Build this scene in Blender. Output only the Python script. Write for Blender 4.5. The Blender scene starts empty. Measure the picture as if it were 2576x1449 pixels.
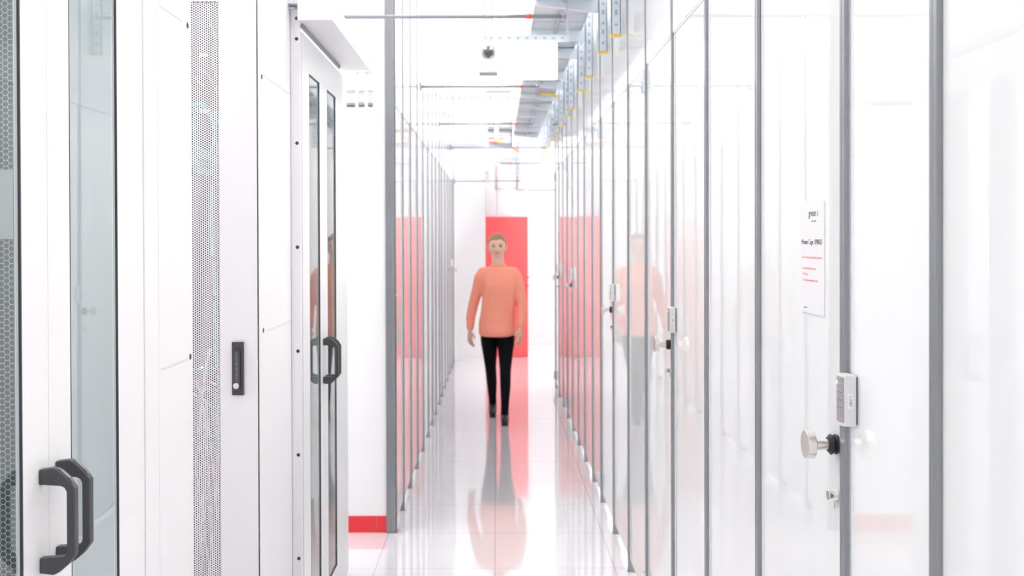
import bpy, bmesh, math, random
from mathutils import Vector, Matrix

random.seed(7)
sc = bpy.context.scene
COL = sc.collection
PI = math.pi

# ---------------------------------------------------------------- camera
F, CX, CY, EYE = 2500.0, 1248.0, 621.75, 1.65
camd = bpy.data.cameras.new('camera')
cam = bpy.data.objects.new('camera', camd)
COL.objects.link(cam)
camd.sensor_width = 36.0
camd.lens = F / 2576 * 36
camd.shift_x = (1288 - CX) / 2576
camd.shift_y = (CY - 724.5) / 2576
camd.clip_start = 0.05
RM = Matrix.Rotation(PI / 2 - 0.0075, 4, 'X') @ Matrix.Rotation(-0.003, 4, 'Z')
cam.matrix_world = Matrix.Translation((0, 0, EYE)) @ RM
camd.dof.use_dof = True
camd.dof.focus_distance = 2.35
camd.dof.aperture_fstop = 5.0
sc.camera = cam


def at(px, py, Y):
    d = RM.to_3x3() @ Vector(((px - CX) / F, -(py - CY) / F, -1))
    return Vector((0, 0, EYE)) + d * (Y / d.y)


# ---------------------------------------------------------------- world, exposure
w = bpy.data.worlds.new('world')
sc.world = w
w.use_nodes = True
w.node_tree.nodes['Background'].inputs[0].default_value = (0.93, 0.96, 1.0, 1)
w.node_tree.nodes['Background'].inputs[1].default_value = 0.5
sc.view_settings.view_transform = 'Standard'
sc.view_settings.look = 'None'
sc.view_settings.exposure = 0.20
sc.view_settings.gamma = 1.0
LAMP = 7.9
sc.cycles.max_bounces = 16
sc.cycles.diffuse_bounces = 8
sc.cycles.glossy_bounces = 8
sc.cycles.transparent_max_bounces = 24

# ---------------------------------------------------------------- materials
M = {}


def mat(name, c, rough=0.5, metal=0.0, wave=0.0, wscale=1.0, em=0.0, emc=None, ior=1.5, spec=0.5, dirt=0.0, coat=0.0, brushed=False):
    m = bpy.data.materials.new(name)
    m.use_nodes = True
    nt = m.node_tree
    b = nt.nodes['Principled BSDF']
    b.inputs['Base Color'].default_value = (*c, 1)
    b.inputs['Roughness'].default_value = rough
    b.inputs['Metallic'].default_value = metal
    b.inputs['IOR'].default_value = ior
    b.inputs['Specular IOR Level'].default_value = spec
    b.inputs['Coat Weight'].default_value = coat
    b.inputs['Coat Roughness'].default_value = 0.05
    if em:
        b.inputs['Emission Color'].default_value = (*(emc or c), 1)
        b.inputs['Emission Strength'].default_value = em
    geo = nt.nodes.new('ShaderNodeNewGeometry')
    if wave or brushed:
        mp = nt.nodes.new('ShaderNodeVectorMath'); mp.operation = 'MULTIPLY'
        nt.links.new(geo.outputs['Position'], mp.inputs[0])
        mp.inputs[1].default_value = (1, 2.2 * wscale, 0.7 * wscale) if not brushed else (500, 500, 6)
        n = nt.nodes.new('ShaderNodeTexNoise'); n.inputs['Scale'].default_value = 1.6 if not brushed else 1.0
        n.inputs['Detail'].default_value = 1.5 if not brushed else 3
        nt.links.new(mp.outputs[0], n.inputs['Vector'])
        bp = nt.nodes.new('ShaderNodeBump')
        bp.inputs['Strength'].default_value = 1.0
        bp.inputs['Distance'].default_value = wave
        if brushed:
            mr = nt.nodes.new('ShaderNodeMapRange'); mr.inputs['To Min'].default_value = rough - 0.1; mr.inputs['To Max'].default_value = rough + 0.12
            nt.links.new(n.outputs['Fac'], mr.inputs['Value']); nt.links.new(mr.outputs[0], b.inputs['Roughness'])
        else:
            nt.links.new(n.outputs['Fac'], bp.inputs['Height'])
            nt.links.new(bp.outputs[0], b.inputs['Normal'])
    if dirt:
        n2 = nt.nodes.new('ShaderNodeTexNoise'); n2.inputs['Scale'].default_value = 9
        n2.inputs['Detail'].default_value = 6
        nt.links.new(geo.outputs['Position'], n2.inputs['Vector'])
        mx = nt.nodes.new('ShaderNodeMix'); mx.data_type = 'RGBA'
        mx.inputs['A'].default_value = (*[x * (1 - dirt) for x in c], 1)
        mx.inputs['B'].default_value = (*[min(1, x * (1 + dirt)) for x in c], 1)
        nt.links.new(n2.outputs['Fac'], mx.inputs['Factor'])
        nt.links.new(mx.outputs['Result'], b.inputs['Base Color'])
    M[name] = m
    return m


mat('white_gloss', (0.86, 0.87, 0.87), 0.012, wave=0.0003)
mat('white_upper', (0.90, 0.90, 0.90), 0.06, wave=0.0002)
mat('white_paint', (0.86, 0.86, 0.855), 0.35)
mat('rack_white', (0.85, 0.83, 0.86), 0.30)
mat('frame_white', (0.86, 0.86, 0.855), 0.32)
mat('panel_line', (0.42, 0.42, 0.43), 0.5)
mat('wall_white', (0.90, 0.90, 0.90), 0.5)
mat('wall_end', (0.90, 0.86, 0.87), 0.5)
mat('ceiling_white', (0.93, 0.93, 0.93), 0.7)
mat('zinc', (0.30, 0.315, 0.335), 0.30, metal=0.75, dirt=0.12, brushed=True)
mat('zinc_light', (0.80, 0.82, 0.85), 0.25, metal=0.7)
mat('bar_grey', (0.32, 0.32, 0.36), 0.45)
mat('strut_blue', (0.74, 0.80, 0.86), 0.35, metal=0.3)
mat('slot_dark', (0.42, 0.50, 0.60), 0.5)
mat('tray_grey', (0.62, 0.66, 0.70), 0.45, metal=0.3)
mat('tray_dark', (0.30, 0.31, 0.33), 0.5)
mat('yellow', (0.90, 0.62, 0.10), 0.4)
mat('red_plastic', (0.90, 0.10, 0.08), 0.35)
mat('red_paint', (0.82, 0.035, 0.05), 0.35)
mat('door_red', (0.95, 0.13, 0.13), 0.5)
mat('gasket', (0.035, 0.035, 0.045), 0.35)
mat('plastic_dark', (0.055, 0.055, 0.062), 0.42)
mat('plastic_edge', (0.11, 0.11, 0.11), 0.35)
mat('black', (0.012, 0.012, 0.014), 0.5)
mat('steel', (0.74, 0.70, 0.67), 0.24, metal=1.0)
mat('chrome', (0.85, 0.83, 0.80), 0.08, metal=1.0)
mat('keypad_body', (0.74, 0.73, 0.75), 0.4)
mat('keypad_face', (0.34, 0.33, 0.34), 0.4)
mat('keypad_key', (0.18, 0.18, 0.19), 0.4)
mat('key_mark', (0.75, 0.75, 0.75), 0.5)
mat('led_amber', (1.0, 0.7, 0.35), 0.4, em=2.0, emc=(1.0, 0.55, 0.2))
mat('led_green', (0.5, 1.0, 0.2), 0.4, em=3.0, emc=(0.35, 1.0, 0.1))
mat('paper', (0.86, 0.85, 0.86), 0.45)
mat('ink', (0.10, 0.10, 0.11), 0.6)
mat('ink_grey', (0.45, 0.45, 0.47), 0.6)
mat('ink_red', (0.95, 0.34, 0.34), 0.6)
mat('interior', (0.045, 0.045, 0.05), 0.7)
mat('interior_grey', (0.66, 0.69, 0.70), 0.5)
mat('aisle_backing_grey', (0.46, 0.47, 0.48), 0.6)  # tone of the added sheet behind the far door glass
mat('cell_grey', (0.09, 0.10, 0.10), 0.6)
mat('honeycomb', (0.40, 0.43, 0.43), 0.4)
mat('teal', (0.10, 0.86, 0.76), 0.4)
mat('cable_white', (0.90, 0.88, 0.85), 0.45)
mat('cable_grey', (0.40, 0.39, 0.40), 0.45)
mat('cable_blue', (0.06, 0.12, 0.42), 0.45)
mat('cable_red', (0.75, 0.10, 0.06), 0.45)
mat('cable_orange', (0.95, 0.30, 0.03), 0.45)
mat('skin', (0.76, 0.47, 0.35), 0.5)
mat('lips', (0.62, 0.25, 0.20), 0.4)
mat('hair', (0.32, 0.19, 0.10), 0.55)
mat('eye_white', (0.40, 0.38, 0.36), 0.3)
mat('iris', (0.05, 0.035, 0.02), 0.2)
mat('coral_knit', (1.0, 0.36, 0.25), 0.8)
mat('trouser_black', (0.0035, 0.0045, 0.007), 0.8, spec=0.15)
mat('shoe_dark', (0.02, 0.018, 0.02), 0.4)
mat('diffuser', (1, 1, 1), 0.5, em=LAMP, emc=(1.0, 0.985, 0.97))
mat('diffuser_deep', (1, 1, 1), 0.5, em=LAMP * 3.8, emc=(1.0, 0.99, 0.985))
mat('sign_lit', (1, 1, 1), 0.4, em=2.2, emc=(0.90, 0.97, 1.0))
mat('sign_tint', (1, 1, 1), 0.4, em=1.2, emc=(0.60, 0.90, 1.0))


def glass_mat(name, tint, extra):
    m = bpy.data.materials.new(name); m.use_nodes = True
    nt = m.node_tree; nt.nodes.clear()
    out = nt.nodes.new('ShaderNodeOutputMaterial')
    mix = nt.nodes.new('ShaderNodeMixShader')
    tr = nt.nodes.new('ShaderNodeBsdfTransparent'); tr.inputs[0].default_value = (*tint, 1)
    gl = nt.nodes.new('ShaderNodeBsdfGlossy'); gl.inputs['Roughness'].default_value = 0.01
    gl.inputs['Color'].default_value = (0.95, 0.97, 0.97, 1)
    fr = nt.nodes.new('ShaderNodeFresnel'); fr.inputs['IOR'].default_value = extra
    geo = nt.nodes.new('ShaderNodeNewGeometry')
    mp = nt.nodes.new('ShaderNodeVectorMath'); mp.operation = 'MULTIPLY'; mp.inputs[1].default_value = (1, 3.0, 0.6)
    n = nt.nodes.new('ShaderNodeTexNoise'); n.inputs['Scale'].default_value = 1.3; n.inputs['Detail'].default_value = 1
    bp = nt.nodes.new('ShaderNodeBump'); bp.inputs['Distance'].default_value = 0.0004
    nt.links.new(geo.outputs['Position'], mp.inputs[0]); nt.links.new(mp.outputs[0], n.inputs['Vector'])
    nt.links.new(n.outputs['Fac'], bp.inputs['Height'])
    nt.links.new(bp.outputs[0], gl.inputs['Normal']); nt.links.new(bp.outputs[0], fr.inputs['Normal'])
    inv = nt.nodes.new('ShaderNodeMath'); inv.operation = 'SUBTRACT'; inv.inputs[0].default_value = 1.0
    mul = nt.nodes.new('ShaderNodeMath'); mul.operation = 'MULTIPLY'
    nt.links.new(geo.outputs['Backfacing'], inv.inputs[1])   # one reflecting surface per pane
    nt.links.new(fr.outputs[0], mul.inputs[0]); nt.links.new(inv.outputs[0], mul.inputs[1])
    nt.links.new(mul.outputs[0], mix.inputs[0]); nt.links.new(tr.outputs[0], mix.inputs[1]); nt.links.new(gl.outputs[0], mix.inputs[2])
    nt.links.new(mix.outputs[0], out.inputs[0])
    M[name] = m


glass_mat('glass', (0.86, 0.90, 0.90), 1.95)


def floor_mat():
    m = bpy.data.materials.new('floor_tiles'); m.use_nodes = True
    nt = m.node_tree; b = nt.nodes['Principled BSDF']
    geo = nt.nodes.new('ShaderNodeNewGeometry')
    sep = nt.nodes.new('ShaderNodeSeparateXYZ'); nt.links.new(geo.outputs['Position'], sep.inputs[0])

    def joint(sock, off):
        a = nt.nodes.new('ShaderNodeMath'); a.operation = 'ADD'; a.inputs[1].default_value = off + 60.0
        nt.links.new(sock, a.inputs[0])
        d = nt.nodes.new('ShaderNodeMath'); d.operation = 'PINGPONG'; d.inputs[1].default_value = 0.3
        nt.links.new(a.outputs[0], d.inputs[0])
        l = nt.nodes.new('ShaderNodeMath'); l.operation = 'LESS_THAN'; l.inputs[1].default_value = 0.0016
        nt.links.new(d.outputs[0], l.inputs[0])
        return l
    j1 = joint(sep.outputs['X'], 0.01); j2 = joint(sep.outputs['Y'], -6.18)
    mx = nt.nodes.new('ShaderNodeMath'); mx.operation = 'MAXIMUM'
    nt.links.new(j1.outputs[0], mx.inputs[0]); nt.links.new(j2.outputs[0], mx.inputs[1])
    n = nt.nodes.new('ShaderNodeTexNoise'); n.inputs['Scale'].default_value = 260; n.inputs['Detail'].default_value = 2
    nt.links.new(geo.outputs['Position'], n.inputs['Vector'])
    c0 = nt.nodes.new('ShaderNodeMix'); c0.data_type = 'RGBA'
    c0.inputs['A'].default_value = (0.84, 0.81, 0.84, 1); c0.inputs['B'].default_value = (0.88, 0.855, 0.88, 1)
    nt.links.new(n.outputs['Fac'], c0.inputs['Factor'])
    c1 = nt.nodes.new('ShaderNodeMix'); c1.data_type = 'RGBA'
    nt.links.new(c0.outputs['Result'], c1.inputs['A']); c1.inputs['B'].default_value = (0.42, 0.40, 0.42, 1)
    nt.links.new(mx.outputs[0], c1.inputs['Factor']); nt.links.new(c1.outputs['Result'], b.inputs['Base Color'])
    n3 = nt.nodes.new('ShaderNodeTexNoise'); n3.inputs['Scale'].default_value = 3.0
    nt.links.new(geo.outputs['Position'], n3.inputs['Vector'])
    mr = nt.nodes.new('ShaderNodeMapRange'); mr.inputs['To Min'].default_value = 0.06; mr.inputs['To Max'].default_value = 0.11
    nt.links.new(n3.outputs['Fac'], mr.inputs['Value']); nt.links.new(mr.outputs[0], b.inputs['Roughness'])
    b.inputs['IOR'].default_value = 1.6
    b.inputs['Coat Weight'].default_value = 0.7
    b.inputs['Coat Roughness'].default_value = 0.04
    M['floor_tiles'] = m


floor_mat()


# ---------------------------------------------------------------- mesh helpers
class MB:
    def __init__(self):
        self.bm = bmesh.new(); self.mats = []

    def _mi(self, m):
        if m is None: return 0
        if m not in self.mats: self.mats.append(m)
        return self.mats.index(m)

    def poly(self, pts, m=None):
        f = self.bm.faces.new([self.bm.verts.new(p) for p in pts]); f.material_index = self._mi(m); return f

    def box(self, x0, x1, y0, y1, z0, z1, m=None):
        i = self._mi(m)
        v = [self.bm.verts.new((x, y, z)) for x in (x0, x1) for y in (y0, y1) for z in (z0, z1)]
        for a in ((0, 1, 3, 2), (4, 6, 7, 5), (0, 4, 5, 1), (2, 3, 7, 6), (0, 2, 6, 4), (1, 5, 7, 3)):
            self.bm.faces.new([v[k] for k in a]).material_index = i
        return self

    def tube(self, pts, r, m=None, seg=12, caps=True):
        i = self._mi(m); pts = [Vector(p) for p in pts]
        rs = r if isinstance(r, (list, tuple)) else [r] * len(pts)
        rings = []; ref = None
        for k, p in enumerate(pts):
            t = (pts[min(k + 1, len(pts) - 1)] - pts[max(k - 1, 0)])
            if t.length < 1e-9: t = Vector((0, 0, 1))
            t.normalize()
            if ref is None: ref = Vector((0, 0, 1)) if abs(t.z) < 0.9 else Vector((1, 0, 0))
            a = (ref - t * ref.dot(t)); a.normalize(); ref = a; b = t.cross(a)
            rings.append([self.bm.verts.new(p + (a * math.cos(q) + b * math.sin(q)) * rs[k]) for q in [2 * PI * s / seg for s in range(seg)]])
        for k in range(len(rings) - 1):
            for s in range(seg):
                f = self.bm.faces.new((rings[k][s], rings[k][(s + 1) % seg], rings[k + 1][(s + 1) % seg], rings[k + 1][s]))
                f.material_index = i; f.smooth = True
        if caps:
            self.bm.faces.new(rings[0][::-1]).material_index = i
            self.bm.faces.new(rings[-1]).material_index = i
        return self

    def lathe(self, prof, o, ax, m=None, seg=32):
        """prof: (distance along ax, radius) pairs; sharp profile rings are doubled."""
        i = self._mi(m); o = Vector(o); ax = Vector(ax).normalized()
        a = ax.orthogonal().normalized(); b = ax.cross(a); prev = None
        for k in range(len(prof) - 1):
            rr = []
            for (d, r) in (prof[k], prof[k + 1]):
                rr.append([self.bm.verts.new(o + ax * d + (a * math.cos(2 * PI * s / seg) + b * math.sin(2 * PI * s / seg)) * max(r, 1e-5)) for s in range(seg)])
            for s in range(seg):
                f = self.bm.faces.new((rr[0][s], rr[0][(s + 1) % seg], rr[1][(s + 1) % seg], rr[1][s])); f.material_index = i
                f.smooth = True
        return self

    def extrude_poly(self, pts, d, m=None):
        """pts: closed outline (Vectors); solid between outline and outline + d."""
        i = self._mi(m); d = Vector(d)
        a = [self.bm.verts.new(p) for p in pts]; b = [self.bm.verts.new(Vector(p) + d) for p in pts]
        self.bm.faces.new(a).material_index = i; self.bm.faces.new(b[::-1]).material_index = i
        n = len(a)
        for k in range(n):
            self.bm.faces.new((a[k], b[k], b[(k + 1) % n], a[(k + 1) % n])).material_index = i
        return self

    def build(self, name, m=None, parent=None, bevel=0.0, smooth=False):
        if m is not None and not self.mats: self.mats = [m]
        bmesh.ops.recalc_face_normals(self.bm, faces=self.bm.faces[:])
        me = bpy.data.meshes.new(name); self.bm.to_mesh(me); self.bm.free()
        for k in self.mats: me.materials.append(M[k])
        o = bpy.data.objects.new(name, me); COL.objects.link(o)
        if smooth:
            for p in me.polygons: p.use_smooth = True
        if bevel:
            b = o.modifiers.new('edge', 'BEVEL'); b.width = bevel; b.segments = 2; b.limit_method = 'ANGLE'
        if parent: put(o, parent)
        return o


def put(o, parent):
    """parent while keeping world coordinates of the geometry"""
    o.parent = parent
    o.matrix_parent_inverse = parent.matrix_basis.inverted()
    return o


def tag(o, label=None, cat=None, group=None, kind=None):
    if label: o['label'] = label
    if cat: o['category'] = cat
    if group: o['group'] = group
    if kind: o['kind'] = kind
    return o


def thing(name, loc, label, cat, group=None):
    o = bpy.data.objects.new(name, None); COL.objects.link(o)
    o.empty_display_size = 0.05
    o.location = loc
    o.matrix_basis = Matrix.Translation(loc)
    return tag(o, label, cat, group)


def struct(o): return tag(o, kind='structure')


def text(body, size, mtx, m, parent, name='lettering', ax='LEFT', sx=1.0, bold=0.0):
    c = bpy.data.curves.new(name, 'FONT'); c.body = body; c.size = size; c.align_x = ax; c.align_y = 'CENTER'
    c.extrude = 0.0001; c.offset = bold
    c.materials.append(M[m])
    o = bpy.data.objects.new(name, c); COL.objects.link(o)
    o.parent = parent; o.matrix_parent_inverse = parent.matrix_basis.inverted()
    bpy.context.view_layer.update()
    me = bpy.data.meshes.new_from_object(o)
    bpy.data.objects.remove(o)
    me.materials.clear(); me.materials.append(M[m])
    o = bpy.data.objects.new(name, me); COL.objects.link(o)
    o.parent = parent; o.matrix_parent_inverse = parent.matrix_basis.inverted()
    o.matrix_basis = mtx @ Matrix.Diagonal((sx, 1, 1, 1))
    return o


def frame_mtx(o, x, y):
    x = Vector(x); y = Vector(y); z = x.cross(y)
    m = Matrix.Identity(4)
    for i in range(3):
        m[i][0] = x[i]; m[i][1] = y[i]; m[i][2] = z[i]; m[i][3] = o[i]
    return m


ORD = 'first second third fourth fifth sixth seventh eighth ninth tenth eleventh twelfth thirteenth fourteenth fifteenth sixteenth seventeenth eighteenth'.split()

# ================================================================ SETTING
CEIL, ENDY = 5.6, 15.6
struct(MB().box(-4, 4, -4, 16, -0.05, 0).build('floor', 'floor_tiles'))
struct(MB().box(-4, 4, -4, 16, CEIL, CEIL + 0.1).build('ceiling', 'ceiling_white'))
struct(MB().box(-4.1, -4, -4, 16, 0, CEIL).build('wall_left', 'wall_white'))
struct(MB().box(4, 4.1, -4, 16, 0, CEIL).build('wall_right', 'wall_white'))
struct(MB().box(-4, 4, -4.1, -4, 0, CEIL).build('wall_back', 'wall_white'))
struct(MB().box(-4, 4, ENDY, ENDY + 0.1, 0, CEIL).build('wall_end', 'wall_end'))
# partition that carries the red door, with a seam above the door
mb = MB()
mb.box(-0.60, 0.445, 14.02, 14.2, 0, CEIL, 'wall_end')
mb.box(0.012, 0.018, 14.015, 14.03, 1.99, 2.55, 'panel_line')
struct(mb.build('wall_partition'))
# brighter low block beside the door
struct(MB().box(-4, -0.148, 13.66, 13.98, 0, 2.46).build('wall_block', 'wall_white'))
struct(MB().box(0.46, 4, ENDY - 0.015, ENDY, 0, 0.07).build('baseboard_end', 'white_paint'))
# red door
d = struct(MB().box(-0.147, 0.447, 13.985, 14.02, 0.004, 1.972).build('door_1', 'door_red', bevel=0.003))
h = MB()
h.lathe([(0, 0.0), (0, 0.024), (0.012, 0.024), (0.012, 0)], (0.425, 13.985, 1.0), (0, -1, 0))
h.tube([(0.425, 13.975, 1.0), (0.425, 13.94, 1.0), (0.46, 13.935, 1.0)], 0.011)
h.tube([(0.44, 13.98, 1.12), (0.465, 13.97, 1.12)], 0.012)
h.build('door_handle', 'red_plastic', d)

struct(MB().box(-0.83, -0.80, 3.79, 4.90, 0, 2.36).build('added_aisle_backing', 'aisle_backing_grey'))  # added grey sheet darkening the view through the far door glass
# facing stub wall with a small grille opening high up
SY = 5.60
mb = MB()
mb.box(-1.60, -0.622, SY, SY + 0.12, 0, 2.395)
mb.box(-0.690, -0.622, SY, SY + 0.12, 2.395, CEIL)
mb.box(-1.60, -0.690, SY, SY + 0.12, 2.60, CEIL)
struct(mb.build('wall_stub', 'wall_white'))
for x in (-0.787, -0.733):
    struct(MB().box(x - 0.006, x + 0.006, SY + 0.02, SY + 0.06, 2.395, 2.60).build('trim_1', 'white_paint'))
mb = MB(); mb.box(-1.6, -0.77, SY + 0.7, SY + 0.78, 2.2, 2.9, 'wall_end')
for z, hh, mm in ((2.50, 0.014, 'bar_grey'), (2.466, 0.02, 'tray_grey'), (2.59, 0.03, 'tray_grey'), (2.40, 0.01, 'strut_blue')):
    if z == 2.50: mb.box(-1.5, -1.48, SY + 0.72, SY + 0.74, 2.9, CEIL, 'tray_grey'); mb.box(-0.9, -0.88, SY + 0.72, SY + 0.74, 2.9, CEIL, 'tray_grey')
    mb.box(-1.6, -0.72, SY + 0.66, SY + 0.70, z, z + hh, mm)
tag(mb.build('cable_duct'), 'pale grey horizontal duct seen through the small barred opening above the white wall', 'duct')
mb = MB(); mb.box(-1.6, -0.68, SY - 0.006, SY, 0.0, 0.093); mb.box(-0.677, -0.623, SY - 0.006, SY, 0.0, 0.093)
struct(mb.build('baseboard_left', 'red_paint'))


# ================================================================ CAGE WALLS
TOP, SEAM, FOOT = 3.64, 2.41, 0.062


def cage_post(sx, Y, label, group, wide=0.025, XF=0.65):
    """galvanised channel post: sx +1 the wall with keypads, -1 the opposite one"""
    t = thing('cage_post', (sx * (XF + 0.02), Y, 0), label, 'post', group)
    x0, x1 = XF, XF + 0.045
    Y = Y + 0.0005
    b = MB(); g = wide * 0.55; T = 0.0028
    prof = [(x1, 0), (x0, 0), (x0, g), (x0 + 0.0009, g + 0.0008), (x0 + 0.0009, g + 0.0022), (x0, g + 0.003), (x0, wide), (x0 + 0.0042, wide), (x0 + 0.0042, wide - T), (x0 + T, wide - T), (x0 + T, T), (x1, T)]
    b.extrude_poly([Vector((sx * a, Y + c, 0.004)) for a, c in prof], (0, 0, TOP - 0.004))
    b.build('upright', 'zinc', t)
    xs = sorted((sx * (x0 - 0.001), sx * (x1 + 0.006)))
    MB().box(xs[0], xs[1], Y - 0.001, Y + wide + 0.012, 0, 0.004).build('foot_plate', 'zinc', t)
    return t


def panel(sx, Y0, Y1, label, group, XP=0.6595, edge=True):
    t = thing('cage_screen', (sx * XP, (Y0 + Y1) / 2, FOOT), label, 'panel', group)
    xs = sorted((sx * XP, sx * (XP + 0.012)))
    MB().box(xs[0], xs[1], Y0, Y1, FOOT, SEAM - 0.004).build('board', 'white_gloss', t)
    if edge:
        xs = sorted((sx * (XP - 0.0015), sx * XP))
        MB().box(xs[0], xs[1], Y1 - 0.012, Y1, FOOT, SEAM - 0.004).build('edge_strip', 'zinc_light', t)
    return t


def upper(sx, Y0, Y1, label, group, XU=0.6545):
    t = thing('upper_screen', (sx * XU, (Y0 + Y1) / 2, SEAM), label, 'panel', group)
    xs = sorted((sx * XU, sx * (XU + 0.012)))
    MB().box(xs[0], xs[1], Y0, Y1, SEAM + 0.004, TOP).build('board', 'white_upper', t)
    xs = sorted((sx * (XU + 0.002), sx * (XU + 0.012)))
    MB().box(xs[0], xs[1], Y0, Y1, SEAM - 0.004, SEAM + 0.004).build('joint_strip', 'zinc_light', t)
    return t


def hinge(Y, z, t, XF=0.65):
    b = MB()
    b.box(XF - 0.008, XF - 0.001, Y - 0.004, Y + 0.028, z, z + 0.09, 'strut_blue')
    b.tube([(XF - 0.009, Y + 0.012, z), (XF - 0.009, Y + 0.012, z + 0.09)], 0.006, 'strut_blue')
    for k in (0.02, 0.045, 0.07):
        b.box(XF - 0.0165, XF - 0.008, Y + 0.008, Y + 0.016, z + k - 0.004, z + k + 0.004, 'slot_dark')
    return b.build('hinge', None, t)


def cage_door(Y0, Y1, label, XP=0.6595, group=None):
    t = thing('cage_door', (XP, Y0, FOOT), label, 'door', group)
    MB().box(XP, XP + 0.010, Y0 + 0.001, Y1 - 0.001, FOOT, SEAM - 0.004).build('door_leaf', 'white_gloss', t)
    MB().box(XP - 0.003, XP, Y0 + 0.002, Y0 + 0.030, FOOT, SEAM - 0.01).build('edge_strip', 'white_paint', t)
    ky, kz = Y0 + 0.058, 1.253
    k = MB().lathe([(0.020, 0), (0.020, 0.0105), (0.052, 0.0105), (0.052, 0)], (XP - 0.001, ky, kz), (-1, 0, 0))
    k.tube([(XP - 0.036, ky, kz + 0.0100), (XP - 0.036, ky, kz + 0.0108)], 0.0016)
    sh = k.build('knob', 'steel', t)
    MB().lathe([(0.047, 0), (0.047, 0.0262), (0.048, 0.0272), (0.0625, 0.0272), (0.0635, 0.0262), (0.0635, 0)], (XP - 0.001, ky, kz), (-1, 0, 0)).build('knob_disc', 'steel', sh)
    MB().lathe([(0, 0), (0, 0.0175), (0.005, 0.0195), (0.007, 0.0165), (0.014, 0.020), (0.020, 0.0135), (0.020, 0)], (XP - 0.001, ky, kz), (-1, 0, 0)).build('rubber_collar', 'black', sh)
    ly, lz = Y0 + 0.060, 1.154
    lk = MB().lathe([(0, 0), (0, 0.0105), (0.016, 0.0105), (0.017, 0.0098), (0.017, 0)], (XP - 0.002, ly, lz), (-1, 0, 0)).build('lock_cylinder', 'chrome', t)
    MB().box(XP - 0.0185, XP - 0.0175, ly - 0.001, ly + 0.001, lz - 0.005, lz + 0.005).build('keyhole', 'black', lk)
    MB().extrude_poly([Vector((XP - 0.005, ly - 0.006, lz - 0.008)), Vector((XP - 0.005, ly + 0.006, lz - 0.008)), Vector((XP - 0.005, ly + 0.001, lz - 0.027)), Vector((XP - 0.005, ly - 0.003, lz - 0.025))], (-0.0015, 0, 0)).build('cylinder_flap', 'steel', lk)
    for z in (0.10, 2.29):
        hinge(Y1, z, t)
    return t


def keypad(Y, label, XP=0.6595, big=False, group=None):
    """reader on the panel just this side of a post; Y = post front"""
    y0, y1 = Y - 0.046, Y - 0.003
    z0, z1 = 1.307, 1.400
    t = thing('keypad', (XP, (y0 + y1) / 2, z0), label, 'keypad', group)
    MB().box(XP - 0.004, XP, y0 + 0.003, y1 - 0.002, z0 + 0.003, z1 - 0.003).build('back_plate', 'keypad_key', t)
    # housing with bowed front
    n = 10; pts = []
    for k in range(n + 1):
        u = k / n
        y = y0 + (y1 - y0) * u
        x = XP - 0.024 - 0.0042 * math.sin(PI * (0.06 + 0.88 * u))
        pts.append(Vector((x, y, z0)))
    pts += [Vector((XP - 0.004, y1, z0)), Vector((XP - 0.004, y0, z0))]
    MB().extrude_poly(pts, (0, 0, z1 - z0)).build('housing', 'keypad_body', t, bevel=0.0006)

    def face_x(y, off):
        u = (y - y0) / (y1 - y0)
        return XP - 0.024 - 0.0042 * math.sin(PI * (0.06 + 0.88 * u)) - off

    def strip(ya, yb, za, zb, off, m, b):
        ys = [ya + (yb - ya) * i / 6 for i in range(7)]
        for i in range(6):
            x1, x2 = face_x(ys[i], off), face_x(ys[i + 1], off)
            b.poly([(x1, ys[i], za), (x2, ys[i + 1], za), (x2, ys[i + 1], zb), (x1, ys[i], zb)], m)
    b = MB(); strip(y0 + 0.002, y1 - 0.002, z0 + 0.006, z1 - 0.004, 0.0005, 'keypad_face', b)
    fp = b.build('key_field', None, t)
    for r in range(4):
        for c in range(3):
            ky = y0 + 0.0075 + c * 0.0115
            kz = z1 - 0.033 - r * 0.0138
            if r == 3: continue
            b = MB(); strip(ky, ky + 0.0085, kz, kz + 0.0016, 0.0010, 'keypad_key', b)
            strip(ky + 0.003, ky + 0.0045, kz + 0.003, kz + 0.0062, 0.0010, 'key_mark', b)
            b.build('key', None, fp)
    for c in range(4):
        ky = y0 + 0.006 + c * 0.0085
        b = MB(); m = 'led_amber' if c == 3 else 'key_mark'
        b.lathe([(0, 0), (0.0008, 0.0016 if c < 3 else 0.003), (0.0016, 0.0)], (face_x(ky, 0.0), ky + 0.001, z1 - 0.0155), (-1, 0, 0), m, 12)
        b.build('indicator_light', None, fp)
    b = MB(); strip(y0 + 0.006, y0 + 0.012, z0 + 0.013, z0 + 0.0142, 0.001, 'ink_red', b); strip(y1 - 0.012, y1 - 0.007, z0 + 0.013, z0 + 0.0142, 0.001, 'ink_red', b)
    b.build('red_print', None, fp)
    # name tag on the side towards the viewer
    xm = XP - 0.0145
    zc = z0 + 0.046
    lb = MB().box(xm - 0.0045, xm + 0.0045, y0 - 0.0006, y0, zc - 0.0135, zc + 0.0135).build('number_label', 'paper', t)
    if big:
        text('L:5387', 0.0072, frame_mtx(Vector((xm, y0 - 0.0008, zc)), (0, 0, -1), (1, 0, 0)), 'ink', lb, 'label_text', 'CENTER')
    else:
        MB().box(xm - 0.001, xm + 0.001, y0 - 0.001, y0 - 0.0005, zc - 0.007, zc + 0.007).build('label_text', 'ink', lb)
    return t


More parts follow.
